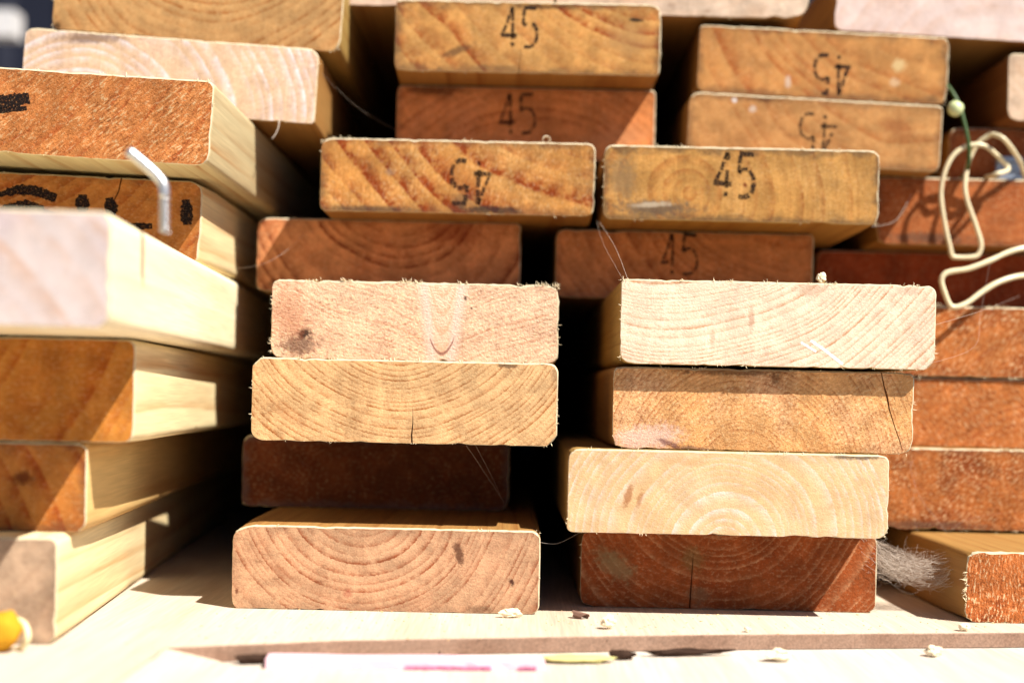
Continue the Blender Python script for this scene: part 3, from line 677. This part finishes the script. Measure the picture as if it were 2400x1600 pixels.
# ------------------------------------------------------------------ cobwebs
silk = plain('spider_silk', (190, 176, 164), .7, 0, .05, 100, .4, k=.9)
def thread(label, pts, rad=.11, wob=.25, seed=1):
    rad *= .62 if rad < .3 else 1
    rng = random.Random(seed); p = spline(pts, 8)
    p = [q + Vector((rng.gauss(0, wob), rng.gauss(0, wob), rng.gauss(0, wob))) * .3 for q in p]
    c = wpt(*pts[0]); vs, fs = tube_pts([wpt(*q) - c for q in p], rad * MM, 4)
    link('silk_thread', mesh(vs, fs), silk, loc=c, label=label, cat='cobweb', group='single cobweb threads')
thread('taut silk thread hanging from the scuffed 45 board down to the palest board', [(49, 833, 103), (55.5, 790, 84), (59, 742, 62.5)], .13, .05, 1)
thread('slack silk thread beside the taut one above the palest board', [(47.5, 835, 104), (50, 800, 86), (58.5, 760, 63)], .07, .15, 2)
thread('curved silk thread spanning from the stencilled board to the red-brown arc board', [(-172, 860, 73), (-150, 850, 76), (-137, 860, 86), (-131, 883, 98)], .10, .2, 3)
thread('thin silk thread across the black gap to the red 45 board', [(-119, 856, 192), (-100, 880, 177), (-77, 911, 168)], .05, .1, 4)
thread('straight silk thread rising from the palest board past the furry orange board', [(219.5, 742, 42), (262, 800, 53.5), (318, 895, 70)], .10, .1, 5)
thread('bowed silk thread drooping from the hooked wire to the palest board', [(279, 836, 84), (273, 832, 54), (256, 790, 33), (219, 745, 22)], .08, .2, 6)
thread('kinked silk thread across the brown-orange board', [(243, 858, -33), (241, 857, -38), (247, 857, -55), (257, 856, -68), (264, 855, -77.5)], .13, .2, 7)
thread('fine silk thread hanging in front of the brown-orange board', [(236, 858, -34), (244, 857, -38), (243, 857, -59), (246, 856, -77)], .08, .2, 8)
thread('slanting silk thread at the foot of the brown-orange board', [(264, 856, -76), (276, 857, -68), (296, 857.5, -64)], .08, .2, 9)
thread('double silk thread in front of the dark recessed board', [(-24, 762, -26.5), (-9, 800, -51), (2, 842, -70.5)], .10, .2, 10)
thread('second silk thread crossing the dark recessed board', [(-19, 762, -26.5), (-8, 800, -50), (-1, 842, -70.5)], .08, .2, 11)
thread('sagging silk thread across the gap just above the bearer', [(16.5, 745, -76), (26, 752, -77), (40, 780, -73)], .10, .2, 12)
thread('pale stray fibre curving below the scuffed 45 board', [(213, 850, 106), (235, 880, 114), (255, 918, 136)], .20, .15, 13)

def thick_web():
    rng = random.Random(77); vs = []; fs = []
    def strand(a, b, sag, rad, n=9, j=.5):
        a, b = Vector(a), Vector(b); ph = rng.uniform(0, 9); pts = []
        for i in range(n):
            t = i / (n - 1); p = a.lerp(b, t); p.z -= sag * 4 * t * (1 - t)
            amp = j * 4 * t * (1 - t)
            p += Vector((mnoise.noise(Vector((t * 3, ph, 0))), mnoise.noise(Vector((t * 3, ph, 5))), mnoise.noise(Vector((t * 3, ph, 9))))) * amp
            pts.append(p)
        v, f = tube_pts([p * MM for p in pts], rad * MM, 3, False); k = len(vs); vs.extend(v); fs.extend([tuple(i + k for i in q) for q in f])
    for i in range(90):
        t = rng.random()
        a = (rng.uniform(200.5, 202), rng.uniform(778, 800), -74 - 15 * t ** 1.3 + rng.gauss(0, 1.2))
        b = (241.5, rng.uniform(776, 812), -82 - 17 * t + rng.gauss(0, 2))
        strand(a, b, rng.uniform(2, 9), rng.choice((.035, .045, .06, .09)), 12, 6.5)
    for i in range(210):      # short tangled links
        t = rng.random(); u = rng.uniform(.15, .9)
        p = Vector((201 + 40 * u, rng.uniform(778, 808), -80 - 15 * t - 5 * u))
        d = Vector((rng.gauss(0, 6), rng.gauss(0, 5), rng.gauss(0, 4)))
        strand(p - d, p + d, rng.uniform(-1, 2), rng.choice((.035, .05, .06)), 7, 4.0)
    for i in range(26):       # guy threads reaching over the neighbouring ends
        a = (rng.uniform(190, 201), 776.5, rng.uniform(-92, -72)); b = (rng.uniform(203, 222), rng.uniform(770, 790), rng.uniform(-98, -82)); strand(a, b, 1, .07, 7, 2)
    for i in range(16):
        a = (rng.uniform(238, 242), rng.uniform(765, 785), rng.uniform(-100, -88)); b = (rng.uniform(225, 236), rng.uniform(775, 795), rng.uniform(-104, -92)); strand(a, b, 1.5, .08, 7, 2)
    link('cobweb', mesh(vs, fs), silk, loc=(0, 0, CZ), label='dense dusty cobweb slung between the red-brown board and the furry topped board', cat='cobweb')
thick_web()

# ------------------------------------------------------------------ loose bits
chipm = plain('pale_wood_chip', (250, 236, 206), .8, 0, .12, 500, .1, k=.85)
bark = plain('dark_brown_bits', (58, 42, 34), .9, 0, .3, 300, .1)
def chip(label, X, Y, Z, sx, sy, sz, seed, mat=chipm, rz=0, amp=.45, name='wood_chip', cat='chip'):
    o = link(name, lump(seed, sx, sy, sz, amp, 3), mat, loc=wpt(X, Y, Z), label=label, cat=cat, group='loose chips and crumbs'); o.rotation_euler[2] = math.radians(rz); return o
chip('white rounded crumb lying on the lowest plank before the bearer edge', 128, 668, -121.7, 6.0, 4, 2.4, 1, amp=.55)
chip('small white crumb on the lowest plank below the rough brown-orange boards', 207, 690, -121.7, 3.5, 3, 2.6, 2, amp=.55)
chip('tiny white crumb on the bearer in front of the red-brown board', 119, 704, BASE - .1, 1.6, 1.4, 1.3, 3)
chip('torn tuft of wood at the foot of the pinkish tan board', 1.5, 733, BASE - .1, 6.0, 2.2, 2.3, 4)
chip('crumb at the bearer edge in front of the furry red-orange board', 232, 722, BASE - .1, 2.6, 2, 2, 8)
chip('pointed splinter standing on top of the palest board', 160.5, 744, 62.3, 2.4, 1.6, 2.6, 5)
chip('pale lump on the bearer at the gap between the two bottom boards', 50, 704, BASE - .1, 3.4, 2.4, 3.0, 9)
chip('yellowish bark sliver wedged below the bearer edge', 32, 655, -121.7, 17, 6, 1.6, 6, plain('yellow_bark', (214, 204, 140), .8, 0, .2, 200, .1, k=.8), 4, .3)
chip('black lump added for the shade in the gap below the bearer edge', 54, 664, -121.7, 6, 2.6, 2.4, 7, bark)  # dark lump put in to draw the shade of the gap
chip('thin dark strip added for the shade in the gap under the bearer edge', 84, 676, -121.7, 19, 2.0, 1.6, 10, bark, 12, .6)  # dark strip stands for the shaded gap along the step
chip('small dark bark flake at the notched corner of the bearer', -112, 634, -121.7, 9, 3, 2.2, 11, bark, 16, .5)

def shaving(label, c, rad, wdt, turns, seed, mat, tilt=(0, 0, 0), thick=.35, name='wood_shaving'):
    """curled strip of wood"""
    rng = random.Random(seed); vs = []; fs = []; n = 40
    for i in range(n):
        t = i / (n - 1); a = t * turns * 2 * math.pi; rr = rad * (1 - .35 * t) * (1 + .12 * mnoise.noise(Vector((t * 5, seed, 0))))
        ww = wdt * (.55 + .45 * math.sin(math.pi * min(1, t * 1.2 + .1))) * rng.uniform(.9, 1.1)
        for (dy, dr) in ((-ww / 2, 0), (ww / 2, 0), (ww / 2, -thick), (-ww / 2, -thick)):
            vs.append(Vector(((rr + dr) * math.cos(a), dy + 1.5 * t, (rr + dr) * math.sin(a))) * MM)
    for i in range(n - 1):
        for k in range(4):
            a = i * 4; k2 = (k + 1) % 4; fs.append((a + k, a + k2, a + 4 + k2, a + 4 + k))
    fs += [(0, 1, 2, 3), tuple(len(vs) - 4 + q for q in (3, 2, 1, 0))]
    me = mesh(vs, fs); rot = Matrix.Rotation(tilt[2], 4, 'Z') @ Matrix.Rotation(tilt[0], 4, 'X') @ Matrix.Rotation(tilt[1], 4, 'Y')
    me.transform(rot); zmin = min(v.co.z for v in me.vertices); me.transform(Matrix.Translation((0, 0, -zmin)))
    return link(name, me, mat, loc=wpt(*c), label=label, cat='shaving', group='curled shavings', smooth=False)
shaving('curly pale shaving on top of the orange streaked board', (17, 846, 151.0), 2.6, 1.3, 1.5, 5, chipm, (.3, .4, .2))
shaving('dry curled leaf scrap in the gap between the two bottom boards', (38, 735, BASE), 2.4, 9, .7, 8, plain('dry_leaf', (120, 92, 80), .8, 0, .25, 300, .1), (.15, .4, 1.1), .3, 'leaf_scrap')
thread('bent splinter hanging from the corner of the lavender board', [(-143, 850.5, 162), (-142.5, 848, 158), (-144, 846.5, 153), (-146, 846, 150)], .32, .05, 21)

# orange curl of peel with a pale rim at the foot of the protruding pile
peel = plain('orange_peel', (214, 156, 34), .8, 0, .3, 250, .2, k=.8)
pith = plain('pale_pith', (244, 232, 188), .7, 0, .08, 250, .2, k=.85)
r = bpy.data.objects.new('orange_scrap', None); COL.objects.link(r); r.location = wpt(-216, 609, BASE)
r['label'] = 'orange-yellow rounded scrap with a pale rim at the foot of the beige grey board'; r['category'] = 'scrap'
me = lump(14, 8.5, 7, 8.5, .22, 3); link('outer_skin', me, peel, parent=r, smooth=True)
vs, fs = tube_pts([Vector((3.5 + 7.5 * math.sin(a), 1.5 + 2 * math.cos(2 * a), 7.2 + 6.6 * math.cos(a))) * MM for a in [i * math.pi / 16 for i in range(0, 17)]],
                  [(.8 + .7 * math.sin(math.pi * i / 16)) * MM for i in range(17)], 8)
link('rim', mesh(vs, fs), pith, parent=r, smooth=True)

# white strip with a crimson edge lying before the bearer
wh = plain('white_card', (236, 196, 210), .6, 0, .04, 60, .3, k=.92); cr = plain('crimson_print', (196, 110, 146), .7, 0, .4, 90, .3, k=.9)
r = bpy.data.objects.new('card_strip', None); COL.objects.link(r); r.location = wpt(-45, 634, BASE - 7.5); r.rotation_euler[2] = math.radians(4)
r['label'] = 'pale pink card strip with crimson edge printing lying in front of the bearer'; r['category'] = 'strip'
def strip_mesh(x0, x1, y0, y1, z0, z1, seed):
    rng = random.Random(seed); n = 24; vs = []; fs = []
    for i in range(n):
        x = x0 + (x1 - x0) * i / (n - 1); b = .5 * math.sin(i * .5 + seed)
        for (yy, zz) in ((y0, z0), (y1, z0), (y1, z1), (y0, z1)):
            vs.append(((x) * MM, (yy + rng.uniform(-.3, .3)) * MM, (zz + (b * .3 if zz > z0 else 0)) * MM))
    for i in range(n - 1):
        for k in range(4):
            a = i * 4; k2 = (k + 1) % 4; fs.append((a + k, a + 4 + k, a + 4 + k2, a + k2))
    fs += [(0, 1, 2, 3), tuple(len(vs) - 4 + q for q in (3, 2, 1, 0))]
    return mesh(vs, fs)
link('strip_body', strip_mesh(-61, 62, -7, 7, .05, 4.2, 1), wh, parent=r)
for a, b in ((0, 38), (50, 58)):
    link('edge_print', strip_mesh(a, b, -7.75, -7.35, .5, 1.9, 3), cr, parent=r)

def crumbs():
    rng = random.Random(31); bm = bmesh.new()
    for i in range(420):
        t = rng.random(); X = rng.uniform(-170, 260); e = 627 + (X + 150) * .23
        Y = rng.uniform(e + 4, 772) if X > -150 else rng.uniform(560, 760)
        s = rng.uniform(.15, .7) ** 1.5
        m = Matrix.Translation(wpt(X, Y, BASE + s * .3)) @ Matrix.Rotation(rng.uniform(0, 3), 4, 'Z') @ Matrix.Diagonal((s * MM * rng.uniform(.6, 2.4), s * MM, s * MM * .6, 1))
        bmesh.ops.create_icosphere(bm, subdivisions=1, radius=1, matrix=m)
    me = bpy.data.meshes.new('crumbs'); bm.to_mesh(me); bm.free()
    link('sawdust', me, plain('sawdust_grain', (214, 176, 132), .9, 0, .4, 200, .1), kind='stuff', label='scattered sawdust crumbs on the bearer sheet', cat='sawdust')
crumbs()
